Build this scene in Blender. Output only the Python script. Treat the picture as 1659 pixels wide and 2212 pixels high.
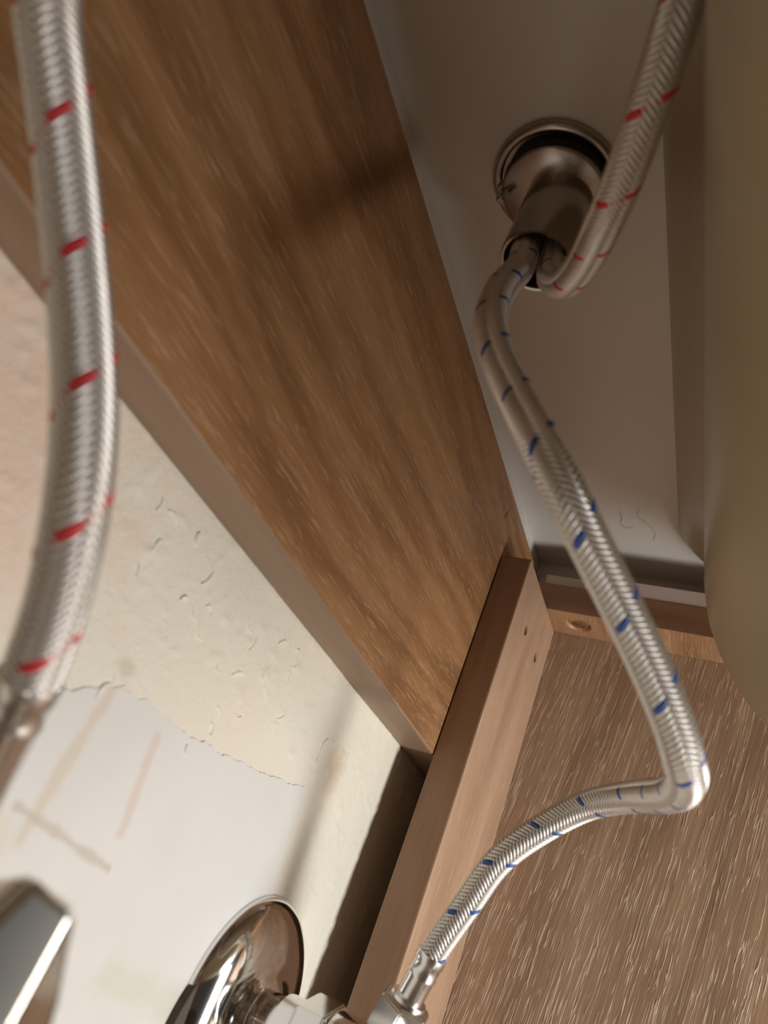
import bpy, bmesh, math, random
import numpy as np
from mathutils import Vector, Matrix, noise

random.seed(7)
for o in list(bpy.data.objects):
    bpy.data.objects.remove(o)
scene = bpy.context.scene
COL = scene.collection
Z0 = 0.62            # height of the back rail's lower edge above the floor; local coordinates below are relative to it

# ------------------------------------------------------------------ camera
R = ((0.31291404, 0.59719541, 0.73854075),
     (-0.87884736, -0.11280395, 0.46357588),
     (0.3601557, -0.79412399, 0.48954567))
cam_d = bpy.data.cameras.new('camera')
cam = bpy.data.objects.new('camera', cam_d)
COL.objects.link(cam)
M = Matrix(((R[0][0], -R[0][1], -R[0][2], -0.30717391),
            (R[1][0], -R[1][1], -R[1][2], -0.11977036),
            (R[2][0], -R[2][1], -R[2][2], -0.08306171 + Z0),
            (0, 0, 0, 1)))
cam.matrix_world = M
cam_d.sensor_fit = 'VERTICAL'
cam_d.sensor_height = 36.0
cam_d.sensor_width = 27.0
cam_d.lens = 36.0 * 1625.0 / 2212.0
cam_d.clip_start = 0.005
cam_d.clip_end = 30
cam_d.dof.use_dof = True
cam_d.dof.focus_distance = 0.315
cam_d.dof.aperture_fstop = 13.0
scene.camera = cam

# ------------------------------------------------------------------ world, lamp, exposure
world = bpy.data.worlds.new('world')
scene.world = world
world.use_nodes = True
bg = world.node_tree.nodes['Background']
bg.inputs[0].default_value = (1.0, 0.86, 0.72, 1)
bg.inputs[1].default_value = 0.04

# room light falling in through the narrow upright gap at the front of the cabinet, beside the side panel
lamp_d = bpy.data.lights.new('front_gap_light', 'AREA')
lamp_d.shape = 'RECTANGLE'
lamp_d.size = 0.088
lamp_d.size_y = 0.38
lamp_d.energy = 2.45
lamp_d.color = (1.0, 0.985, 0.955)
lamp = bpy.data.objects.new('front_gap_light', lamp_d)
lamp.location = (-0.034, -0.455, -0.172 + Z0)
lamp.rotation_euler = (math.radians(90), 0, 0)
COL.objects.link(lamp)

scene.view_settings.view_transform = 'Standard'
scene.view_settings.look = 'None'
scene.view_settings.exposure = 0.0
scene.view_settings.gamma = 1.0
scene.view_settings.use_curve_mapping = False


# ------------------------------------------------------------------ material helpers
class NT:
    def __init__(self, name):
        self.m = bpy.data.materials.new(name)
        self.m.use_nodes = True
        self.t = self.m.node_tree
        self.b = self.t.nodes['Principled BSDF']
        self.tc = self.t.nodes.new('ShaderNodeTexCoord')

    def put(self, sock, v):
        if isinstance(v, bpy.types.NodeSocket):
            self.t.links.new(v, sock)
        else:
            sock.default_value = v

    def math(self, op, a, b=0.0, c=0.0, clamp=False):
        n = self.t.nodes.new('ShaderNodeMath')
        n.operation = op
        n.use_clamp = clamp
        self.put(n.inputs[0], a); self.put(n.inputs[1], b); self.put(n.inputs[2], c)
        return n.outputs[0]

    def map(self, scale, loc=(0, 0, 0), rot=(0, 0, 0), src=None):
        n = self.t.nodes.new('ShaderNodeMapping')
        n.inputs['Scale'].default_value = scale
        n.inputs['Location'].default_value = loc
        n.inputs['Rotation'].default_value = rot
        self.put(n.inputs['Vector'], src or self.tc.outputs['Object'])
        return n.outputs[0]

    def noise(self, vec, scale=1.0, detail=4.0, rough=0.55, dist=0.0):
        n = self.t.nodes.new('ShaderNodeTexNoise')
        self.put(n.inputs['Vector'], vec)
        n.inputs['Scale'].default_value = scale
        n.inputs['Detail'].default_value = detail
        n.inputs['Roughness'].default_value = rough
        n.inputs['Distortion'].default_value = dist
        return n.outputs[0]

    def ramp(self, f, stops, interp='LINEAR'):
        n = self.t.nodes.new('ShaderNodeValToRGB')
        n.color_ramp.interpolation = interp
        cr = n.color_ramp
        while len(cr.elements) < len(stops):
            cr.elements.new(0.5)
        for e, (p, c) in zip(cr.elements, stops):
            e.position = p
            e.color = (c[0], c[1], c[2], 1) if not isinstance(c, (int, float)) else (c, c, c, 1)
        self.put(n.inputs[0], f)
        return n.outputs[0]

    def mix(self, f, a, b, blend='MIX'):
        n = self.t.nodes.new('ShaderNodeMix')
        n.data_type = 'RGBA'
        n.blend_type = blend
        self.put(n.inputs[0], f)
        for s, v in ((n.inputs[6], a), (n.inputs[7], b)):
            self.put(s, v if isinstance(v, bpy.types.NodeSocket) else (v[0], v[1], v[2], 1))
        return n.outputs[2]

    def xyz(self):
        n = self.t.nodes.new('ShaderNodeSeparateXYZ')
        self.put(n.inputs[0], self.tc.outputs['Object'])
        return n.outputs

    def bump(self, h, strength, dist):
        n = self.t.nodes.new('ShaderNodeBump')
        n.inputs['Strength'].default_value = strength
        n.inputs['Distance'].default_value = dist
        self.put(n.inputs['Height'], h)
        self.put(self.b.inputs['Normal'], n.outputs[0])

    def base(self, c):
        self.put(self.b.inputs['Base Color'], c if isinstance(c, bpy.types.NodeSocket) else (c[0], c[1], c[2], 1))

    def set(self, **k):
        for n, v in k.items():
            self.put(self.b.inputs[n.replace('_', ' ')], v)


def lin(r, g, b):
    f = lambda v: (v / 255 / 12.92) if v / 255 <= 0.04045 else ((v / 255 + 0.055) / 1.055) ** 2.4
    return (f(r), f(g), f(b))


def axis_scale(axis, along, across):
    s = [across, across, across]
    s['XYZ'.index(axis)] = along
    return tuple(s)


def wood(name, axis, dark, mid, light, fleck, figure=0.5, fleck_amt=0.5, relief=0.3, seed=0.0, pore=450, plong=30, rough=0.5, lo=0.035, hi=0.47, tilt=(0, 0, 0)):
    n = NT(name)
    src = n.map((1, 1, 1), rot=tilt)
    off = (seed, seed * 1.7, seed * 0.6)
    # broad tone drifting along the board
    broad = n.noise(n.map(axis_scale(axis, 5, 42), off, src=src), 1.0, 3, 0.55, 0.6)
    # contour figure
    ctr = n.noise(n.map(axis_scale(axis, 3.2, 22), off, src=src), 1.0, 2, 0.45, 0.35)
    wav = n.math('SINE', n.math('MULTIPLY', ctr, 62.0))
    wav = n.math('MULTIPLY_ADD', wav, 0.5, 0.5)
    fig = n.math('MULTIPLY_ADD', n.math('SUBTRACT', wav, 0.5), figure * 0.5, broad)
    col = n.ramp(fig, [(0.28, dark), (0.5, mid), (0.74, light)])
    # fine fibre
    fib = n.noise(n.map(axis_scale(axis, 30, 900), off, src=src), 1.0, 3, 0.6, 0.2)
    col = n.mix(n.math('MULTIPLY', n.ramp(fib, [(0.42, 0.0), (0.68, 1.0)]), 0.30), col, dark)
    # pale pore dashes; on the side panel they paint in lit grain ridges
    wob = n.noise(n.map((60, 60, 60), off, src=src), 1.0, 2)
    vec = n.map(axis_scale(axis, plong, pore), off, src=src)
    ad = n.t.nodes.new('ShaderNodeVectorMath'); ad.operation = 'ADD'
    n.put(ad.inputs[0], vec)
    sc = n.t.nodes.new('ShaderNodeVectorMath'); sc.operation = 'SCALE'
    cmb = n.t.nodes.new('ShaderNodeCombineXYZ')
    for i in range(3):
        n.put(cmb.inputs[i], wob)
    n.put(sc.inputs[0], cmb.outputs[0]); sc.inputs[3].default_value = 0.8
    n.put(ad.inputs[1], sc.outputs[0])
    cont = n.noise(ad.outputs[0], 1.0, 1.5, 0.5, 0.2)
    gap = n.math('ABSOLUTE', n.math('SUBTRACT', cont, 0.5))
    line = n.ramp(gap, [(0.0, 1.0), (lo, 0.0)])
    brk = n.noise(n.map(axis_scale(axis, plong * 1.8, pore * 0.7), (3, 5, 7), src=src), 1.0, 2, 0.5)
    dash = n.math('MULTIPLY', line, n.ramp(brk, [(hi, 0.0), (hi + 0.10, 1.0)]))
    col = n.mix(n.math('MULTIPLY', dash, fleck_amt), col, fleck)
    n.base(col)
    n.set(Roughness=rough)
    h = n.math('MULTIPLY_ADD', fib, 0.35, n.math('MULTIPLY', dash, 1.0))
    n.bump(h, relief, 0.0006)
    return n.m


MAT = {}
MAT['rail_wood'] = wood('oak_laminate_rail', 'X', lin(132, 93, 59), lin(154, 112, 75), lin(168, 126, 88), lin(212, 178, 140), 0.46, 0.38, 0.25, 1.3, 1000, 42, 0.42, 0.05, 0.44)
MAT['rail_edge'] = wood('oak_edge_band_long', 'X', lin(138, 112, 90), lin(152, 126, 103), lin(166, 140, 116), lin(170, 144, 120), 0.1, 0.12, 0.05, 4.1, 500, 20)
MAT['side_wood'] = wood('oak_laminate_side', 'Z', lin(140, 112, 88), lin(168, 138, 112), lin(186, 156, 128), lin(236, 210, 182), 0.14, 0.48, 0.65, 2.7, 800, 24, 0.45, 0.045, 0.41, (math.radians(-7), 0, 0))
MAT['batten_front'] = wood('oak_laminate_batten', 'Z', lin(152, 120, 96), lin(174, 142, 116), lin(188, 156, 130), lin(214, 186, 158), 0.08, 0.4, 0.14, 5.2, 800, 40, 0.45, 0.05, 0.50)
MAT['batten_edge'] = wood('oak_edge_band_upright', 'Z', lin(134, 102, 78), lin(156, 122, 96), lin(168, 134, 108), lin(176, 142, 116), 0.2, 0.15, 0.05, 6.6, 420, 15)
MAT['top_under'] = wood('oak_laminate_top_rail', 'X', lin(138, 102, 70), lin(172, 132, 97), lin(190, 150, 113), lin(216, 180, 142), 0.1, 0.5, 0.3, 3.3, 900, 24, 0.45, 0.05, 0.44)
MAT['top_edge'] = wood('oak_edge_band_top_rail', 'Y', lin(122, 88, 64), lin(142, 106, 80), lin(158, 122, 94), lin(162, 126, 98), 0.35, 0.1, 0.05, 8.1, 400, 15)


def simple(name, col, rough=0.5, metal=0.0, nscale=0, namt=0.0, bump=0.0, bdist=0.0003, coat=0.0):
    n = NT(name)
    if nscale:
        f = n.noise(n.map((nscale,) * 3), 1.0, 4, 0.6)
        n.base(n.mix(n.ramp(f, [(0.3, 0.0), (0.7, 1.0)]), tuple(c * (1 - namt) for c in col), tuple(min(1, c * (1 + namt)) for c in col)))
        if bump:
            n.bump(f, bump, bdist)
    else:
        n.base(col)
    n.set(Roughness=rough, Metallic=metal, Coat_Weight=coat)
    return n.m


MAT['ceramic'] = simple('glazed_ceramic', lin(216, 212, 206), 0.32, 0, 14, 0.03)
MAT['bowl'] = simple('glazed_ceramic_bowl_shaded', lin(162, 150, 126), 0.30, 0, 9, 0.03)  # same ceramic, slightly yellower, with the bowl's shade darkened into its colour
MAT['chrome'] = simple('polished_chrome', (0.78, 0.77, 0.76), 0.09, 1.0, 60, 0.04)
MAT['satin'] = simple('satin_chrome', (0.70, 0.67, 0.63), 0.15, 1.0, 90, 0.05)
MAT['nickel'] = simple('brushed_nickel', (0.44, 0.40, 0.36), 0.24, 1.0, 160, 0.08)
MAT['steel_nut'] = simple('satin_steel_nut', (0.72, 0.71, 0.69), 0.26, 1.0, 120, 0.06)
MAT['braid'] = simple('steel_braid_wire', (0.73, 0.70, 0.665), 0.44, 0.75, 900, 0.10)
MAT['core'] = simple('hose_core', lin(92, 84, 76), 0.7, 0.0, 300, 0.1)
MAT['blue'] = simple('blue_tracer_thread', lin(38, 84, 158), 0.5, 0.0, 800, 0.1)
MAT['red'] = simple('red_tracer_thread', lin(206, 44, 54), 0.5, 0.0, 800, 0.1)
MAT['rubber'] = simple('black_rubber', (0.008, 0.007, 0.006), 0.7, 0, 200, 0.2)
MAT['seal'] = simple('dark_brown_seal', lin(72, 60, 50), 0.7, 0, 260, 0.25, 0.3)
MAT['brass'] = simple('yellow_zinc_screw', (0.70, 0.55, 0.36), 0.30, 1.0, 300, 0.08)
MAT['hole'] = simple('screw_plug', lin(74, 76, 66), 0.6, 0.3, 900, 0.2)
MAT['shim_w'] = simple('white_plastic_shim', lin(222, 208, 204), 0.45, 0, 60, 0.03)
MAT['shim_g'] = simple('pale_grey_shim', lin(216, 206, 186), 0.5, 0, 60, 0.03)
MAT['hair'] = simple('dark_hair', lin(132, 108, 90), 0.6, 0, 300, 0.1)
MAT['scratch'] = simple('dark_scratch', lin(52, 34, 26), 0.8, 0, 300, 0.1)


def wall_mat():
    n = NT('painted_plaster')
    x, y, z = n.xyz()
    big = n.noise(n.map((16, 16, 16)), 1.0, 4, 0.55)
    col = n.ramp(big, [(0.3, lin(228, 219, 202)), (0.55, lin(228, 222, 207)), (0.75, lin(221, 219, 205))])
    # tan smear by the skim patch edge
    wob = n.noise(n.map((90, 90, 90)), 1.0, 3)

    def blob(x0, z0, rx, rz, c, amt):
        nonlocal col
        dx = n.math('DIVIDE', n.math('SUBTRACT', x, x0), rx)
        dz = n.math('DIVIDE', n.math('SUBTRACT', z, z0), rz)
        d = n.math('SQRT', n.math('ADD', n.math('MULTIPLY', dx, dx), n.math('MULTIPLY', dz, dz)))
        d = n.math('ADD', d, n.math('MULTIPLY', n.math('SUBTRACT', wob, 0.5), 1.6))
        col = n.mix(n.math('MULTIPLY', n.ramp(d, [(0.35, 1.0), (1.0, 0.0)]), amt), col, c)
    blob(-0.047, -0.030, 0.010, 0.012, lin(205, 180, 150), 0.6)
    blob(-0.168, -0.046, 0.005, 0.004, lin(186, 160, 136), 0.4)
    blob(-0.235, -0.03, 0.05, 0.06, lin(226, 196, 178), 0.7)
    n.base(col)
    n.set(Roughness=0.62)
    f1 = n.noise(n.map((700, 700, 700)), 1.0, 3, 0.6)
    f2 = n.noise(n.map((240, 240, 240)), 1.0, 3, 0.6, 0.8)
    n.bump(n.math('ADD', f1, n.math('MULTIPLY', f2, 0.8)), 0.45, 0.0006)
    return n.m


def skim_mat():
    n = NT('white_skim_paint')
    x, y, z = n.xyz()
    big = n.noise(n.map((22, 22, 22)), 1.0, 3)
    col = n.ramp(big, [(0.3, lin(217, 215, 210)), (0.6, lin(222, 220, 217)), (0.8, lin(217, 217, 211))])
    wob = n.noise(n.map((120, 120, 120)), 1.0, 3)

    def seam(x0, z0, x1, z1, w, c, amt):
        nonlocal col
        L = math.hypot(x1 - x0, z1 - z0)
        ux, uz = (x1 - x0) / L, (z1 - z0) / L
        ax = n.math('SUBTRACT', x, x0); az = n.math('SUBTRACT', z, z0)
        t = n.math('ADD', n.math('MULTIPLY', ax, ux), n.math('MULTIPLY', az, uz))
        tc_ = n.math('MINIMUM', n.math('MAXIMUM', t, 0.0), L)
        ex = n.math('SUBTRACT', ax, n.math('MULTIPLY', tc_, ux))
        ez = n.math('SUBTRACT', az, n.math('MULTIPLY', tc_, uz))
        d = n.math('DIVIDE', n.math('SQRT', n.math('ADD', n.math('MULTIPLY', ex, ex), n.math('MULTIPLY', ez, ez))), w)
        d = n.math('ADD', d, n.math('MULTIPLY', n.math('SUBTRACT', wob, 0.5), 1.5))
        col = n.mix(n.math('MULTIPLY', n.ramp(d, [(0.3, 1.0), (1.0, 0.0)]), amt), col, c)
    seam(-0.1692, -0.0489, -0.1702, -0.088, 0.0030, lin(206, 192, 168), 0.6)
    seam(-0.1467, -0.0548, -0.1407, -0.0785, 0.0022, lin(214, 196, 184), 0.7)
    seam(-0.176, -0.0825, -0.139, -0.0865, 0.0016, lin(190, 180, 164), 0.65)
    seam(-0.205, -0.085, -0.176, -0.090, 0.0060, lin(214, 200, 176), 0.5)
    seam(-0.120, -0.108, -0.080, -0.112, 0.0060, lin(206, 204, 184), 0.5)
    n.base(col)
    n.set(Roughness=0.5)
    f2 = n.noise(n.map((130, 130, 130)), 1.0, 3, 0.55, 0.6)
    n.bump(f2, 0.12, 0.0006)
    return n.m


MAT['wall'] = wall_mat()
MAT['skim'] = skim_mat()
MAT['floor'] = simple('floor_tile', lin(168, 150, 132), 0.4, 0, 8, 0.08)


# ------------------------------------------------------------------ object helpers
def tag(o, label=None, cat=None, group=None, kind=None):
    if label: o['label'] = label
    if cat: o['category'] = cat
    if group: o['group'] = group
    if kind: o['kind'] = kind
    return o


BASE = {}


def thing(name, base, label, cat, group=None):
    o = bpy.data.objects.new(name, None)
    o.empty_display_size = 0.02
    o.location = (base[0], base[1], base[2] + Z0)
    COL.objects.link(o)
    BASE[o.name] = Vector(base)
    return tag(o, label, cat, group)


def root_base(p):
    while p.parent:
        p = p.parent
    return BASE[p.name]


def link(name, me, mats, parent=None, smooth=False, base=(0, 0, 0)):
    """me holds local-frame coordinates; they are made relative to the thing's base"""
    o = bpy.data.objects.new(name, me)
    COL.objects.link(o)
    for m in (mats if isinstance(mats, (list, tuple)) else [mats]):
        me.materials.append(MAT[m])
    b = root_base(parent) if parent else Vector(base)
    me.transform(Matrix.Translation(-b))
    if parent:
        o.parent = parent
    else:
        o.location = (base[0], base[1], base[2] + Z0)
        BASE[o.name] = Vector(base)
    if smooth:
        me.polygons.foreach_set('use_smooth', [True] * len(me.polygons))
    me.update()
    return o


def mesh(verts, faces):
    me = bpy.data.meshes.new('m')
    me.from_pydata([tuple(v) for v in verts], [], faces)
    me.update()
    return me


def bm_mesh(bm):
    me = bpy.data.meshes.new('m')
    bm.normal_update()
    bm.to_mesh(me)
    bm.free()
    return me


def box_bm(x0, x1, y0, y1, z0, z1, bev=0.0, seg=2):
    bm = bmesh.new()
    v = [bm.verts.new((x, y, z)) for x in (x0, x1) for y in (y0, y1) for z in (z0, z1)]
    for f in ((0, 1, 3, 2), (4, 6, 7, 5), (0, 4, 5, 1), (2, 3, 7, 6), (0, 2, 6, 4), (1, 5, 7, 3)):
        bm.faces.new([v[i] for i in f])
    bmesh.ops.recalc_face_normals(bm, faces=bm.faces)
    if bev:
        bmesh.ops.bevel(bm, geom=list(bm.edges), offset=bev, segments=seg, profile=0.6, affect='EDGES')
    return bm


def set_mat(me, rule):
    for p in me.polygons:
        p.material_index = rule(p.normal)


def frame_of(axis):
    a = Vector(axis).normalized()
    h = Vector((0, 0, 1)) if abs(a.z) < 0.9 else Vector((1, 0, 0))
    u = h.cross(a).normalized()
    return a, u, a.cross(u)


def lathe(origin, axis, prof, n=48, cap=True):
    """prof: list of (distance along axis, radius)"""
    a, u, w = frame_of(axis)
    o = Vector(origin)
    V, F = [], []
    for d, r in prof:
        for k in range(n):
            t = 2 * math.pi * k / n
            V.append(o + a * d + (u * math.cos(t) + w * math.sin(t)) * r)
    for i in range(len(prof) - 1):
        for k in range(n):
            k2 = (k + 1) % n
            F.append((i * n + k, i * n + k2, (i + 1) * n + k2, (i + 1) * n + k))
    if cap:
        F.append(tuple(range(n))[::-1])
        F.append(tuple((len(prof) - 1) * n + k for k in range(n)))
    me = mesh(V, F)
    bm = bmesh.new(); bm.from_mesh(me)
    bmesh.ops.recalc_face_normals(bm, faces=bm.faces)
    bm.to_mesh(me); bm.free()
    return me


def smooth_sharp(o, ang=40):
    me = o.data
    me.polygons.foreach_set('use_smooth', [True] * len(me.polygons))
    me.set_sharp_from_angle(angle=math.radians(ang))


def cut(o, cutters):
    """subtract cutter meshes (given in the thing's frame) from o"""
    bpy.context.view_layer.update()
    objs = []
    for cm in cutters:
        c = bpy.data.objects.new('cutter', cm)
        COL.objects.link(c)
        c.matrix_world = o.matrix_world
        objs.append(c)
        m = o.modifiers.new('cut', 'BOOLEAN')
        m.object = c; m.operation = 'DIFFERENCE'; m.solver = 'EXACT'
    dg = bpy.context.evaluated_depsgraph_get()
    ev = o.evaluated_get(dg)
    nm = bpy.data.meshes.new_from_object(ev)
    o.modifiers.clear()
    o.data = nm
    for c in objs:
        bpy.data.objects.remove(c)


# ------------------------------------------------------------------ setting: wall and floor
WY = 0.0165


def build_wall():
    xs = np.concatenate([[-1.6, -1.0, -0.6, -0.4], np.arange(-0.33, 0.0301, 0.0009), [0.06, 0.3, 0.8, 1.4]])
    zs = np.concatenate([[-Z0, -0.45, -0.3], np.arange(-0.165, 0.0301, 0.0009), [0.1, 0.3, 0.8, 1.6]])
    V = []
    for z in zs:
        for x in xs:
            y = WY
            if -0.33 < x < 0.03 and -0.165 < z < 0.03:
                p = Vector((x, 0, z))
                a = noise.noise(p * 300) * 0.5 + noise.noise(p * 120) * 0.6
                a = max(a - 0.12, 0.0)                 # trowel blobs
                # heavier trowel texture in the upper band, finer sand near the corner
                k = 1.0 if z > -0.036 or x > -0.05 else 0.12
                y -= a * 0.0011 * k
                y += noise.noise(p * 30) * 0.0004
                if x > -0.05:
                    y -= abs(noise.noise(p * 620)) * 0.0003
            V.append((x, y, z))
    nx = len(xs)
    F = [(j * nx + i, j * nx + i + 1, (j + 1) * nx + i + 1, (j + 1) * nx + i) for j in range(len(zs) - 1) for i in range(nx - 1)]
    n0 = len(V)
    V += [(-1.6, 0.12, -Z0), (1.4, 0.12, -Z0), (1.4, 0.12, 1.6), (-1.6, 0.12, 1.6)]
    F.append((n0 + 3, n0 + 2, n0 + 1, n0))
    w = link('wall_back', mesh(V, F), 'wall', None, True)
    return tag(w, 'off white plastered wall behind the vanity cabinet', None, kind='structure')


wall = build_wall()
BASE[wall.name] = Vector((0, 0, 0))


def skim_patch():
    outline = [(-0.205, -0.066), (-0.190, -0.0605), (-0.1796, -0.0572), (-0.1735, -0.0535), (-0.1665, -0.0500), (-0.160, -0.0500),
               (-0.155, -0.0488), (-0.1500, -0.0500), (-0.1436, -0.0499), (-0.134, -0.0500), (-0.127, -0.0488), (-0.116, -0.0486),
               (-0.1053, -0.0468), (-0.094, -0.0462), (-0.083, -0.0438), (-0.072, -0.0425), (-0.0635, -0.0402), (-0.0600, -0.0420),
               (-0.0590, -0.055), (-0.0565, -0.070), (-0.0520, -0.085), (-0.048, -0.100), (-0.046, -0.125), (-0.046, -0.160),
               (-0.205, -0.160)]
    pts = []
    rnd = random.Random(3)
    for i in range(len(outline)):
        a = Vector(outline[i]); b = Vector(outline[(i + 1) % len(outline)])
        n = max(1, int((b - a).length / 0.0012)) if i < 20 else 1
        for k in range(n):
            p = a.lerp(b, k / n)
            if i < 18:
                q = Vector((p.x, p.y, 0)) * 260
                p = p + Vector((noise.noise(q), noise.noise(q + Vector((9, 4, 2))))) * 0.0009
                p += Vector((rnd.uniform(-1, 1), rnd.uniform(-1, 1))) * 0.00018
            pts.append(p)
    bm = bmesh.new()
    top = [bm.verts.new((p.x, WY - 0.00045, p.y)) for p in pts]
    f = bm.faces.new(top)
    ex = bmesh.ops.extrude_face_region(bm, geom=[f])
    for v in ex['geom']:
        if isinstance(v, bmesh.types.BMVert):
            v.co.y = WY + 0.0008
    bmesh.ops.recalc_face_normals(bm, faces=bm.faces)
    bmesh.ops.triangulate(bm, faces=[g for g in bm.faces if len(g.verts) > 4])
    o = link('skim_coat', bm_mesh(bm), 'skim', wall)
    o['label'] = 'smoother white skim patch with ragged upper edge'


skim_patch()

RIDGES = []
RIDGE_XZ = [(-0.182, -0.0199), (-0.182, -0.0259), (-0.152, -0.019), (-0.1562, -0.0246), (-0.1505, -0.0277), (-0.1371, -0.0311), (-0.1271, -0.027), (-0.1155, -0.0231), (-0.1089, -0.026), (-0.1262, -0.0391), (-0.1175, -0.0374), (-0.0954, -0.028), (-0.1335, -0.0538), (-0.0623, -0.0237), (-0.0625, -0.0314), (-0.1259, -0.0441), (-0.1542, -0.0403), (-0.165, -0.051), (-0.1702, -0.0501), (-0.1724, -0.0532), (-0.1627, -0.0221), (-0.1584, -0.0139), (-0.1815, -0.018), (-0.1807, -0.0087), (-0.1871, -0.0096), (-0.1044, -0.0075), (-0.1131, -0.0089), (-0.1704, -0.0087), (-0.1322, -0.0152), (-0.1266, -0.0174), (-0.1013, -0.0125), (-0.1015, -0.0163)]


def ridge_mesh(seed):
    rnd = random.Random(seed)
    L = 0.0026; n = 9
    bend = rnd.uniform(0.9, 2.6)
    pts = []
    for i in range(n):
        t = i / (n - 1) - 0.5
        a = bend * t
        pts.append(Vector((math.sin(a) / bend * L, 0, (1 - math.cos(a)) / bend * L + rnd.uniform(-1, 1) * 0.00006)))
    V, F = [], []
    for i, p in enumerate(pts):
        w = 0.00022 * math.sin(math.pi * (i + 0.6) / (n + 0.2)) + 0.00004
        d = (pts[min(i + 1, n - 1)] - pts[max(i - 1, 0)]).normalized()
        s = Vector((-d.z, 0, d.x))
        V += [p - s * w + Vector((0, 0.0006, 0)), p - s * w * 0.6 - Vector((0, w * 1.1, 0)), p + s * w * 0.6 - Vector((0, w * 1.1, 0)), p + s * w + Vector((0, 0.0006, 0))]
    for i in range(n - 1):
        for k in range(3):
            F.append((i * 4 + k, i * 4 + k + 1, (i + 1) * 4 + k + 1, (i + 1) * 4 + k))
    F += [(0, 1, 2, 3), tuple((n - 1) * 4 + k for k in (3, 2, 1, 0))]
    me = mesh(V, F)
    me.polygons.foreach_set('use_smooth', [True] * len(me.polygons))
    me.materials.append(MAT['wall'])
    return me


rm = [ridge_mesh(s) for s in range(5)]
for i, (x, z) in enumerate(RIDGE_XZ):
    o = bpy.data.objects.new('plaster_ridge', rm[i % 5])
    COL.objects.link(o)
    o.parent = wall
    o.location = (x, WY - 0.00025 - (0.0004 if -0.2 < x < -0.06 and z < -0.051 else 0), z)
    o.rotation_euler = (0, random.uniform(0, 6.28), 0)
    s = random.uniform(0.7, 1.5)
    o.scale = (s * 1.8, 1.0, s * 1.8)

fl = link('floor', bm_mesh(box_bm(-1.6, 1.4, -2.2, 0.12, -Z0 - 0.05, -Z0)), 'floor')
tag(fl, 'beige tiled bathroom floor below the vanity', None, kind='structure')

# ------------------------------------------------------------------ vanity cabinet
cab = thing('vanity_cabinet', (-0.27, -0.2, -Z0), 'oak laminate vanity cabinet carcass fixed against the plastered wall', 'cabinet')

# back rail
me = bm_mesh(box_bm(-0.62, 0.0745, 0.0, 0.0160, 0.0, 0.134, 0.0009))
br = link('back_rail', me, ['rail_wood', 'rail_edge'], cab)
set_mat(me, lambda n: 1 if abs(n.z) > 0.2 else 0)
br['label'] = 'long orange brown oak rail along the wall'
# small dark scratch on its face
sv = []
for i in range(7):
    t = i / 6
    p = Vector((-0.0108 + (t - 0.5) * 0.0035, -0.00008, 0.1216 + (t - 0.5) * 0.0085))
    w = 0.00030 * math.sin(math.pi * (t * 0.9 + 0.05))
    sv += [p + Vector((-w, 0, 0)), p + Vector((w, 0, 0)), p + Vector((w, 0.0004, 0)), p + Vector((-w, 0.0004, 0))]
sf = [(i * 4 + k, i * 4 + (k + 1) % 4, (i + 1) * 4 + (k + 1) % 4, (i + 1) * 4 + k) for i in range(6) for k in range(4)]
link('scratch', mesh(sv, sf), 'scratch', br)

# side panels
me = bm_mesh(box_bm(0.0745, 0.0905, -0.46, 0.0162, -Z0, 0.1290, 0.0004))
sp = link('side_panel', me, ['side_wood', 'batten_edge'], cab)
set_mat(me, lambda n: 0 if abs(n.x) > 0.5 else 1)
sp['label'] = 'coarse grained oak side panel'
me = bm_mesh(box_bm(-0.636, -0.62, -0.46, 0.0162, -Z0, 0.1290, 0.0004))
link('side_panel', me, ['side_wood'], cab)

# upright batten in the corner
me = bm_mesh(box_bm(0.0, 0.0744, -0.0158, -0.0004, -Z0, 0.1042, 0.0009))
bt = link('corner_batten', me, ['batten_front', 'batten_edge'], cab)
set_mat(me, lambda n: 0 if n.y < -0.6 else 1)
bt['label'] = 'upright oak batten in the corner'
HOLES = ((0.0240, 0.0775), (0.0526, 0.0769))
b = BASE[cab.name]
cs = []
for hx, hz in HOLES:
    c = lathe((hx, -0.0170, hz), (0, 1, 0), [(0, 0.0025), (0.0030, 0.0025)], 20)
    c.transform(Matrix.Translation(-b)); cs.append(c)
cut(bt, cs)
for hx, hz in HOLES:
    o = link('screw_plug', lathe((hx, -0.0153, hz), (0, 1, 0), [(0, 0.0008), (0.0004, 0.0020), (0.0014, 0.0024)], 20), 'hole', bt)

# flat rail on top of the batten, along the side panel
ZU, ZT = 0.1046, 0.1206
me = bm_mesh(box_bm(0.0488, 0.0744, -0.45, -0.0004, ZU, ZT, 0.0005))
tr = link('top_rail', me, ['top_under', 'top_edge'], cab)
set_mat(me, lambda n: 0 if abs(n.z) > 0.6 else 1)
tr['label'] = 'flat oak rail along the side panel'
SX, SY = 0.0613, -0.0310
c = lathe((SX, SY, ZU - 0.001), (0, 0, 1), [(0, 0.0070), (0.0010, 0.0068), (0.0034, 0.0052)], 36)
c.transform(Matrix.Translation(-b))
cut(tr, [c])
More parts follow.
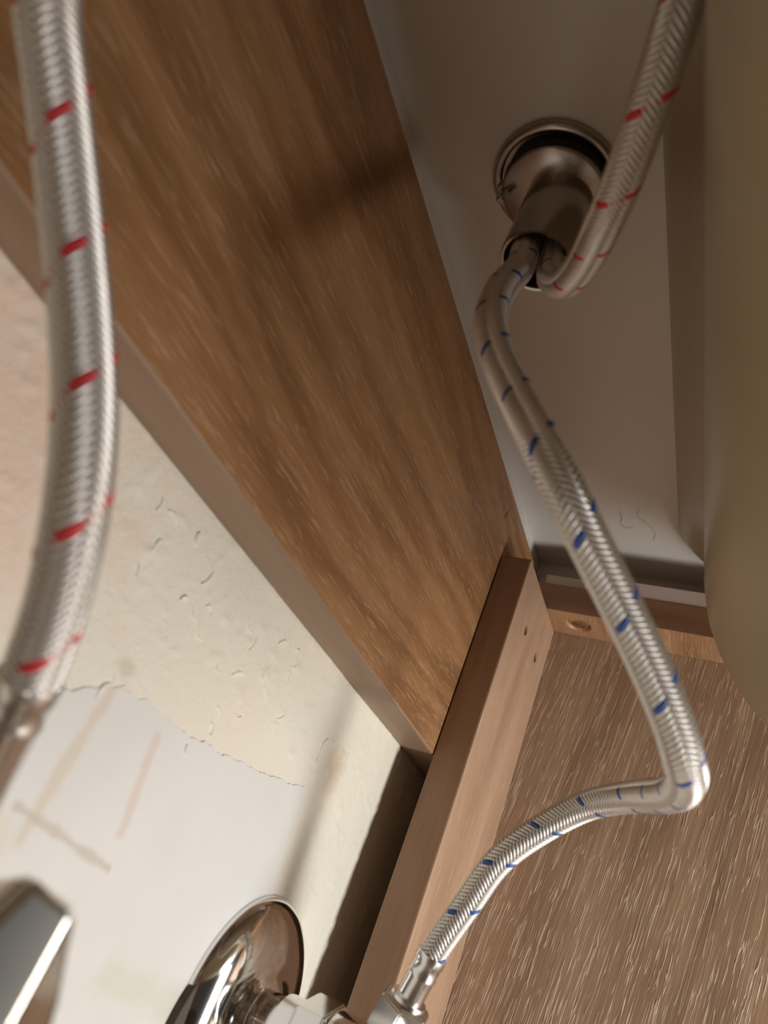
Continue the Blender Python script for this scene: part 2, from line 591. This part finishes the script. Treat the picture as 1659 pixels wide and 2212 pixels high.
# screw with a cross recess, its head sunk in the countersink
scr = link('screw', lathe((SX, SY, ZU + 0.0001), (0, 0, 1), [(0.0000, 0.0030), (0.0003, 0.0045), (0.0010, 0.0056), (0.0030, 0.0044)], 36), 'brass', tr)
smooth_sharp(scr, 50)
cs = []
for ang in (0.5, 0.5 + math.pi / 2):
    q = bm_mesh(box_bm(-0.0034, 0.0034, -0.0006, 0.0006, -0.001, 0.0012))
    q.transform(Matrix.Translation(Vector((SX, SY, ZU + 0.0001)) - b) @ Matrix.Rotation(ang, 4, 'Z'))
    cs.append(q)
cut(scr, cs)
scr['label'] = 'yellowish cross head screw sunk in the rail'
# opposite upright and flat rail (outside the picture)
link('corner_batten', bm_mesh(box_bm(-0.6199, -0.5455, -0.0158, -0.0004, -Z0, 0.1042, 0.0006)), ['batten_front'], cab)
link('top_rail', bm_mesh(box_bm(-0.6199, -0.5943, -0.45, -0.0004, ZU, ZT, 0.0005)), ['top_under'], cab)

# ------------------------------------------------------------------ washbasin
ZC = 0.1496
basin = thing('washbasin', (-0.27, -0.2, ZC), 'cream white ceramic washbasin seen from below, above the oak rails', 'washbasin')
link('slab', bm_mesh(box_bm(-0.640, 0.0945, -0.47, 0.0164, ZC, ZC + 0.016, 0.0003)), 'ceramic', basin)
bm = box_bm(-0.640, 0.0945, 0.0053, 0.0164, 0.1341, ZC + 0.002, 0.0006)
o = link('back_rim', bm_mesh(bm), 'ceramic', basin)
o = link('side_rim', bm_mesh(box_bm(0.0775, 0.0945, -0.47, 0.0054, 0.1293, ZC + 0.002, 0.0006)), 'ceramic', basin)
o = link('side_rim', bm_mesh(box_bm(-0.640, -0.6230, -0.47, 0.0054, 0.1293, ZC + 0.002, 0.0006)), 'ceramic', basin)


def rrect(x0, x1, y0, y1, r, n=14):
    P = []
    for cx, cy, a0 in ((x1 - r, y1 - r, 0), (x0 + r, y1 - r, 90), (x0 + r, y0 + r, 180), (x1 - r, y0 + r, 270)):
        for k in range(n + 1):
            a = math.radians(a0 + 90 * k / n)
            P.append((cx + r * math.cos(a), cy + r * math.sin(a)))
    return P


def bowl():
    T = dict(x0=-0.575, x1=0.065, y0=-0.445, y1=-0.0752, r=0.046)
    B = dict(x0=-0.545, x1=0.016, y0=-0.405, y1=-0.0990, r=0.090)
    zt, zb = ZC + 0.001, 0.070
    rings = []
    zk = [0.1506, 0.1450, 0.1380, 0.1300, 0.1200, 0.1100, 0.1020, 0.0950, 0.0880, 0.0820, 0.0760, 0.070]
    tk = [0.0, 0.06, 0.16, 0.33, 0.56, 0.75, 0.86, 0.92, 0.965, 0.985, 0.995, 1.0]
    for z in np.linspace(0.1506, 0.070, 30):              # wide concave flare under the slab, then the steep wall
        rings.append((float(np.interp(-z, [-q for q in zk], tk)), float(z), 0.0))
    rf = 0.060
    for i in range(1, 19):
        a = math.pi / 2 * i / 18
        rings.append((1.0, zb - rf * math.sin(a), rf * (1 - math.cos(a))))
    for i in range(1, 5):  # unseen sloping bottom, deepened to cast shade on the rail and slab
        rings.append((1.0, zb - rf - 0.050 * (i / 4), rf + 0.055 * i / 4))
    V, F = [], []
    for t, z, ins in rings:
        g = {k: T[k] * (1 - t) + B[k] * t for k in T}
        P = rrect(g['x0'] + ins, g['x1'] - ins, g['y0'] + ins, g['y1'] - ins, max(g['r'] - ins, 0.006))
        V += [(p[0], p[1], z) for p in P]
    n = len(P)
    for i in range(len(rings) - 1):
        for k in range(n):
            k2 = (k + 1) % n
            F.append((i * n + k, (i + 1) * n + k, (i + 1) * n + k2, i * n + k2))
    F.append(tuple((len(rings) - 1) * n + k for k in range(n)))
    me = mesh(V, F)
    bm = bmesh.new(); bm.from_mesh(me)
    bmesh.ops.recalc_face_normals(bm, faces=bm.faces)
    bm.to_mesh(me); bm.free()
    return me


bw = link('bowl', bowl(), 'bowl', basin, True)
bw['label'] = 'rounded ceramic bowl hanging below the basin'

# shims between the flat rail and the basin rim
sh = link('shim_strip', bm_mesh(box_bm(0.0492, 0.0540, -0.33, -0.0315, ZT, 0.1292, 0.0004)), 'shim_w', None, base=(0.0516, -0.18, ZT))
tag(sh, 'longer lilac white strip on the oak top rail, nearer the bowl', 'strip', 'strips on the top rail')
sh = link('shim_strip', bm_mesh(box_bm(0.0545, 0.0600, -0.060, -0.0085, ZT, 0.1290, 0.0004)), 'shim_g', None, base=(0.0572, -0.034, ZT))
tag(sh, 'short pale grey strip on the oak top rail by the corner', 'strip', 'strips on the top rail')


# ------------------------------------------------------------------ tubes along paths
def spline(pts, step):
    """Catmull-Rom through pts, resampled at even steps"""
    P = np.array(pts, float)
    P = np.vstack([2 * P[0] - P[1], P, 2 * P[-1] - P[-2]])
    out = []
    for i in range(1, len(P) - 2):
        p0, p1, p2, p3 = P[i - 1:i + 3]
        for t in np.linspace(0, 1, 40, endpoint=False):
            out.append(0.5 * ((2 * p1) + (-p0 + p2) * t + (2 * p0 - 5 * p1 + 4 * p2 - p3) * t * t + (-p0 + 3 * p1 - 3 * p2 + p3) * t ** 3))
    out.append(P[-2])
    Q = np.array(out)
    for _ in range(60):                                   # relax small kinks
        Q[1:-1] += 0.5 * ((Q[:-2] + Q[2:]) / 2 - Q[1:-1])
    d = np.r_[0, np.cumsum(np.linalg.norm(np.diff(Q, axis=0), axis=1))]
    n = max(2, int(d[-1] / step) + 1)
    s = np.linspace(0, d[-1], n)
    return np.stack([np.interp(s, d, Q[:, k]) for k in range(3)], 1), s


def frames(Q):
    T = np.gradient(Q, axis=0)
    T /= np.linalg.norm(T, axis=1)[:, None]
    U = np.zeros_like(T)
    h = np.array([0, 0, 1.0]) if abs(T[0, 2]) < 0.9 else np.array([1.0, 0, 0])
    u = np.cross(h, T[0]); u /= np.linalg.norm(u)
    U[0] = u
    for i in range(1, len(T)):
        u = u - T[i] * (u @ T[i])
        u /= np.linalg.norm(u)
        U[i] = u
    return T, U, np.cross(T, U)


def tube_mesh(pts, r, step=0.0015, n=24, cap=True):
    Q, s = spline(pts, step)
    T, U, W = frames(Q)
    a = np.arange(n) * 2 * np.pi / n
    V = (Q[:, None] + r * (np.cos(a)[None, :, None] * U[:, None] + np.sin(a)[None, :, None] * W[:, None])).reshape(-1, 3)
    m = len(Q)
    F = [(i * n + k, i * n + (k + 1) % n, (i + 1) * n + (k + 1) % n, (i + 1) * n + k) for i in range(m - 1) for k in range(n)]
    if cap:
        F += [tuple(range(n))[::-1], tuple((m - 1) * n + k for k in range(n))]
    return mesh(V, F)


def np_mesh(V, Q):
    """fast mesh from vertex array and quad array"""
    me = bpy.data.meshes.new('m')
    me.vertices.add(len(V)); me.vertices.foreach_set('co', V.astype(np.float32).ravel())
    me.loops.add(Q.size); me.loops.foreach_set('vertex_index', Q.astype(np.int32).ravel())
    me.polygons.add(len(Q))
    me.polygons.foreach_set('loop_start', np.arange(0, Q.size, 4, dtype=np.int32))
    me.update(calc_edges=True)
    me.validate()
    return me


def braid(pts, r, N=14, cols=4, pitch=0.019, tracers=((0,),), phase=0.0):
    """two families of woven flat wires around a path; returns (wire mesh, coloured tracer mesh)"""
    Q, s = spline(pts, 0.0004)
    T, U, W = frames(Q)
    L = s[-1]
    dz = pitch / cols / 10.0
    m = int(L / dz)
    z = np.linspace(0, L, m)
    def at(A, zz):
        return np.stack([np.interp(zz, s, A[:, k]) for k in range(3)], -1)
    half0 = (2 * np.pi / N) * 0.40                          # angular half width of one wire group
    amp = r * 0.065
    res = [[], []]
    for sgn in (1, -1):
        for j in range(N):
            th = phase + 2 * np.pi * (j / N + sgn * z / pitch)
            tr_ = sgn == 1 and any(j in g for g in tracers)
            half = half0 * (1.9 if tr_ else 1.0)
            lift = np.cos(cols * (th - phase)) * sgn
            lift = np.tanh(lift * 2.2)
            Vs = []
            for q, (dt, dr) in enumerate(((-1, -0.13), (-0.45, 0.0), (0.45, 0.0), (1, -0.13))):
                # offset across the strip: along the circumference and against the axis
                t2 = th + dt * half * 0.5
                z2 = np.clip(z - sgn * dt * half * 0.5 / (2 * np.pi) * pitch, 0, L)
                rr = r + amp * lift + r * dr + (0.00004 if tr_ else 0.0)
                c = at(Q, z2); u = at(U, z2); w = at(W, z2)
                Vs.append(c + (np.cos(t2) * rr)[:, None] * u + (np.sin(t2) * rr)[:, None] * w)
            V = np.stack(Vs, 1)
            res[1 if tr_ else 0].append(V)
    out = []
    for group in res:
        VV = []; QQ = []; off = 0
        for V in group:
            mm = V.shape[0]
            VV.append(V.reshape(-1, 3))
            i = np.arange(mm - 1)[:, None]; k = np.arange(3)[None]
            base = off + i * 4 + k
            QQ.append(np.stack([base, base + 1, base + 5, base + 4], -1).reshape(-1, 4))
            off += mm * 4
        out.append(np_mesh(np.concatenate(VV), np.concatenate(QQ)))
    return out


def hexnut(origin, axis, r, h, rot=0.0, bore=0.0, cham=0.0012):
    a, u, w = frame_of(axis)
    o = Vector(origin)
    V, F = [], []
    prof = [(0, r - cham), (cham * 0.7, r), (h - cham * 0.7, r), (h, r - cham)]
    for d, rr in prof:
        for k in range(6):
            t = rot + math.pi / 3 * k
            V.append(o + a * d + (u * math.cos(t) + w * math.sin(t)) * rr)
    for i in range(3):
        for k in range(6):
            F.append((i * 6 + k, i * 6 + (k + 1) % 6, (i + 1) * 6 + (k + 1) % 6, (i + 1) * 6 + k))
    F += [tuple(range(6))[::-1], tuple(18 + k for k in range(6))]
    me = mesh(V, F)
    bm = bmesh.new(); bm.from_mesh(me)
    bmesh.ops.recalc_face_normals(bm, faces=bm.faces)
    bmesh.ops.bevel(bm, geom=list(bm.edges), offset=0.0004, segments=2, affect='EDGES')
    bm.to_mesh(me); bm.free()
    return me


HR = 0.0042       # hose radius
BLUE = [(-0.1676, -0.0396, 0.1302), (-0.1688, -0.0402, 0.1156), (-0.1739, -0.0442, 0.0978), (-0.1802, -0.0449, 0.0793), (-0.1856, -0.0488, 0.0605), (-0.1874, -0.0554, 0.045), (-0.1877, -0.0634, 0.0327), (-0.1913, -0.0736, 0.017), (-0.1891, -0.0812, 0.0067), (-0.1832, -0.0862, 0.0004), (-0.1714, -0.0932, -0.0067), (-0.1601, -0.0996, -0.0135), (-0.1499, -0.1048, -0.0199), (-0.1412, -0.1076, -0.0243), (-0.1282, -0.1081, -0.025), (-0.108, -0.104, -0.0225), (-0.0824, -0.0939, -0.0176), (-0.0662, -0.0796, -0.0189), (-0.058, -0.0662, -0.0276), (-0.0542, -0.0541, -0.0407), (-0.0492, -0.0469, -0.0551), (-0.0457, -0.0411, -0.0675), (-0.0443, -0.039, -0.073)]
RED = [(-0.1648, -0.0484, 0.1347), (-0.165, -0.0486, 0.1212), (-0.166, -0.05, 0.1081), (-0.17, -0.0533, 0.0965), (-0.1764, -0.0606, 0.0865), (-0.1876, -0.0685, 0.0801), (-0.2017, -0.0757, 0.0735), (-0.2141, -0.0818, 0.0714), (-0.2243, -0.086, 0.0724), (-0.2327, -0.0893, 0.0749), (-0.24, -0.0918, 0.0782), (-0.2472, -0.0937, 0.0826), (-0.2615, -0.0928, 0.0819), (-0.2779, -0.0855, 0.0691), (-0.2923, -0.0719, 0.0494), (-0.3015, -0.0533, 0.0375), (-0.3021, -0.0381, 0.0259), (-0.2963, -0.0296, 0.0153), (-0.2883, -0.0244, 0.0066), (-0.2788, -0.0245, -0.0016), (-0.2691, -0.0268, -0.0121), (-0.2593, -0.0308, -0.025), (-0.2517, -0.0345, -0.037), (-0.2451, -0.0358, -0.0479), (-0.2371, -0.0332, -0.0583), (-0.2295, -0.0285, -0.0682)]


def hose(pts, ferr, base, label, colour, tname, phase, nut_r, nut_h, nut_rot):
    t = thing('braided_hose', base, label, 'hose')
    link('inner_tube', tube_mesh(pts, HR * 0.88), 'core', t, True)
    wire, trac = braid(pts, HR, phase=phase)
    o = link('steel_braid', wire, 'braid', t, True); o['kind'] = 'stuff'
    o = link('tracer_thread', trac, colour, t, True); o['label'] = tname
    # crimped ferrule: two rolled rings and a sleeve
    a = Vector(ferr[0]); d = (Vector(ferr[1]) - a)
    L = d.length; d.normalize()
    R_ = HR
    prof = [(-0.0012, R_ * 0.9), (-0.0010, R_ * 1.12), (0.0014, R_ * 1.16), (0.0020, R_ * 1.08), (0.0050, R_ * 1.06), (0.0058, R_ * 1.12), (0.0066, R_ * 1.06)]
    prof += [(L, R_ * 1.03), (L + 0.0002, R_ * 0.8)]
    f = link('ferrule', lathe(a, d, prof, 40), 'steel_nut', t); smooth_sharp(f, 35)
    c = link('nut_collar', lathe(a + d * (L - 0.0006), d, [(0, R_ * 1.0), (0.0002, R_ * 1.36), (0.0012, R_ * 1.42), (0.0016, R_ * 1.3), (0.0024, R_ * 1.3)], 40), 'steel_nut', t); smooth_sharp(c, 35)
    link('hex_nut', hexnut(a + d * (L + 0.0010), d, nut_r, nut_h, nut_rot), 'steel_nut', t)
    return t, a + d * (L + 0.001 + nut_h), d


cold, cold_end, cold_dir = hose(BLUE, [(-0.0443, -0.0390, -0.0730), (-0.0404, -0.0349, -0.0859)], (-0.0404, -0.0349, -0.0859),
            'steel braided hose with blue flecks, kinked in front of the oak side panel', 'blue', 'blue tracer thread', 0.6, 0.0088, 0.0130, 0.25)
hot, hot_end, hot_dir = hose(RED, [(-0.2295, -0.0285, -0.0682), (-0.2130, -0.0147, -0.0946)], (-0.2130, -0.0147, -0.0946),
           'steel braided hose with red flecks, looping close at left and down from the tap shank', 'red', 'red tracer thread', 0.3, 0.0088, 0.0130, 0.1)

# ------------------------------------------------------------------ tap shank under the basin
FX, FY = -0.1690, -0.0410
tap = thing('tap_shank', (FX, FY, ZC), 'nickel tap shank and round flange under the basin, both hoses entering it', 'tap')
o = link('flange', lathe((FX, FY, ZC), (0, 0, -1), [(0, 0.0214), (0.0016, 0.0216), (0.0030, 0.0208), (0.0034, 0.0196), (0.0030, 0.0184), (0.0018, 0.0180), (0.0018, 0.012)], 72), 'nickel', tap); smooth_sharp(o, 50)
o = link('rubber_washer', lathe((FX, FY - 0.0008, ZC - 0.0016), (0, 0, -1), [(0, 0.0172), (0.0052, 0.0172), (0.0052, 0.010)], 60), 'rubber', tap); smooth_sharp(o)
o = link('clamp_plate', lathe((FX + 0.0006, FY - 0.0010, ZC - 0.0066), (0, 0, -1), [(0, 0.0168), (0.0004, 0.0172), (0.0022, 0.0172), (0.0027, 0.0166), (0.0027, 0.009)], 60), 'nickel', tap); smooth_sharp(o)
TX, TY = -0.1662, -0.0440
o = link('shank', lathe((TX, TY, ZC - 0.008), (0, 0, -1), [(0, 0.0114), (0.0312, 0.0114), (0.0318, 0.0110), (0.0316, 0.0102), (0.004, 0.0100)], 64, cap=False), 'nickel', tap); smooth_sharp(o, 50)
o = link('shank_bore', lathe((TX, TY, ZC - 0.0095), (0, 0, -1), [(0, 0.0098), (0.0285, 0.0099)], 48, cap=False), 'rubber', tap); smooth_sharp(o)
o = link('stud', lathe((FX - 0.003, FY + 0.0150, ZC - 0.0016), (0, 0, -1), [(0, 0.0016), (0.0120, 0.0016), (0.0125, 0.0011)], 20), 'nickel', tap); smooth_sharp(o)
link('stud_nut', hexnut((FX - 0.003, FY + 0.0150, ZC - 0.0060), (0, 0, -1), 0.0033, 0.0024, 0.2, cham=0.0004), 'nickel', tap)


# ------------------------------------------------------------------ angle valves on the wall
def valve(cx, cz, label, esc_r, outlet_end, outlet_dir, knob, k=1.0):
    t = thing('angle_valve', (cx, WY, cz), label, 'valve')
    A = (0, -1, 0)
    r = esc_r
    prof = [(-0.001, r * 0.97), (0.0006, r), (0.0020, r * 0.992), (0.0042, r * 0.955), (0.0058, r * 0.900), (0.0078, r * 0.80), (0.0092, r * 0.66),
            (0.0098, r * 0.50), (0.0100, r * 0.36), (0.0106, r * 0.34), (0.0106, r * 0.28)]
    e = link('escutcheon', lathe((cx, WY, cz), A, prof, 96), 'chrome', t); smooth_sharp(e, 60)
    e['label'] = 'round domed chrome wall plate'
    sl = link('seal_ring', lathe((cx - 0.0050, WY, cz - 0.0100), A, [(-0.001, r * 0.86), (0.0008, r * 0.93), (0.0030, r * 0.92), (0.0036, r * 0.85)], 64), 'seal', t); smooth_sharp(sl)
    p = link('pipe_stub', lathe((cx, WY, cz), A, [(0.002, 0.0088), (0.0170 * k, 0.0088), (0.0178 * k, 0.0104), (0.0240 * k, 0.0104), (0.0246 * k, 0.0098)], 48), 'chrome', t); smooth_sharp(p)
    link('body_hex', hexnut((cx, WY - 0.0240 * k, cz), A, 0.0140 * (1 if k == 1 else 0.8), 0.0110 * k, 0.35), 'chrome', t)
    bdy = link('body', lathe((cx, WY - 0.0345 * k, cz), A, [(0, 0.0112 * k), (0.0010 * k, 0.0122 * k), (0.0230 * k, 0.0122 * k), (0.0245 * k, 0.0110 * k), (0.0250 * k, 0.0080 * k)], 56), 'chrome', t); smooth_sharp(bdy)
    # outlet branch up to the hose nut
    e0 = Vector((cx, WY - 0.047 * k, cz)); e1 = Vector(outlet_end)
    d = (e1 - e0)
    ob = link('outlet', lathe(e0, d, [(0, 0.0070), (max(d.length, 0.004), 0.0070), (max(d.length, 0.004) + 0.003, 0.0066)], 40), 'chrome', t); smooth_sharp(ob)
    # handle
    st = link('stem', lathe((cx, WY - 0.059 * k, cz), A, [(0, 0.0050), (knob[0], 0.0050)], 32), 'chrome', t); smooth_sharp(st)
    # tapered lever cap: outline in the wall plane, narrower towards the stem
    out = [(-0.0046, 0.0147), (0.0050, 0.0133), (0.0112, 0.0020), (0.0130, -0.0060), (0.0090, -0.0150), (-0.0100, -0.0150), (-0.0130, -0.0010)]
    y0 = WY - 0.059 * k - knob[0]
    V, F = [], []
    for yy, sc in ((y0, 0.62), (y0 - 0.0035, 0.80), (y0 - knob[1] * 0.9, 1.0), (y0 - knob[1], 0.95)):
        for a, b_ in out:
            V.append((cx + a * sc * knob[2], yy, cz + b_ * sc * knob[2]))
    n = len(out)
    for q in range(3):
        for r_ in range(n):
            F.append((q * n + r_, q * n + (r_ + 1) % n, (q + 1) * n + (r_ + 1) % n, (q + 1) * n + r_))
    yr = y0 - knob[1] - 0.0035                             # ridge down the front
    V += [(cx + 0.0004 * knob[2], yr, cz + 0.0126 * knob[2]), (cx - 0.0005 * knob[2], yr, cz - 0.0140 * knob[2])]
    a3, r1, r2 = 3 * n, 4 * n, 4 * n + 1
    F += [tuple(range(n))[::-1], (r1, a3 + 1, a3 + 2, a3 + 3, a3 + 4, r2), (r1, r2, a3 + 5, a3 + 6, a3), (a3, a3 + 1, r1), (a3 + 4, a3 + 5, r2)]
    me = mesh(V, F)
    bm = bmesh.new(); bm.from_mesh(me)
    bmesh.ops.recalc_face_normals(bm, faces=bm.faces)
    bmesh.ops.bevel(bm, geom=list(bm.edges), offset=0.0008, segments=3, affect='EDGES')
    bm.to_mesh(me); bm.free()
    kn = link('handle', me, 'satin', t); smooth_sharp(kn, 30)
    return t


valve(-0.0480, -0.1082, 'chrome angle valve with domed wall plate beneath the blue flecked hose', 0.0340, cold_end, cold_dir, (0.003, 0.012, 1.0))
valve(-0.2265, -0.1030, 'chrome angle valve close up at the lower left, under the red flecked hose', 0.0200, hot_end, hot_dir, (0.0010, 0.0120, 1.0), 0.90)

# ------------------------------------------------------------------ stray hairs on the basin underside
HA = [[(0.0150, -0.0470), (0.0200, -0.0480), (0.0258, -0.0466), (0.0290, -0.0500), (0.0270, -0.0530)],
      [(0.0118, -0.0568), (0.0170, -0.0560), (0.0230, -0.0600), (0.0302, -0.0640), (0.0380, -0.0625)]]
for i, pp in enumerate(HA):
    pts = [(x, y, ZC - 0.00012 - 0.0004 * (k % 2)) for k, (x, y) in enumerate(pp)]
    h = link('hair_strand', tube_mesh(pts, 0.00007, 0.0006, 6), 'hair', None, True, base=pts[2])
    tag(h, ['thin curled hair stuck under the basin, nearer the blue flecked hose', 'thin wavy hair stuck under the basin, nearer the bowl'][i], 'hair', 'hairs on the basin underside')
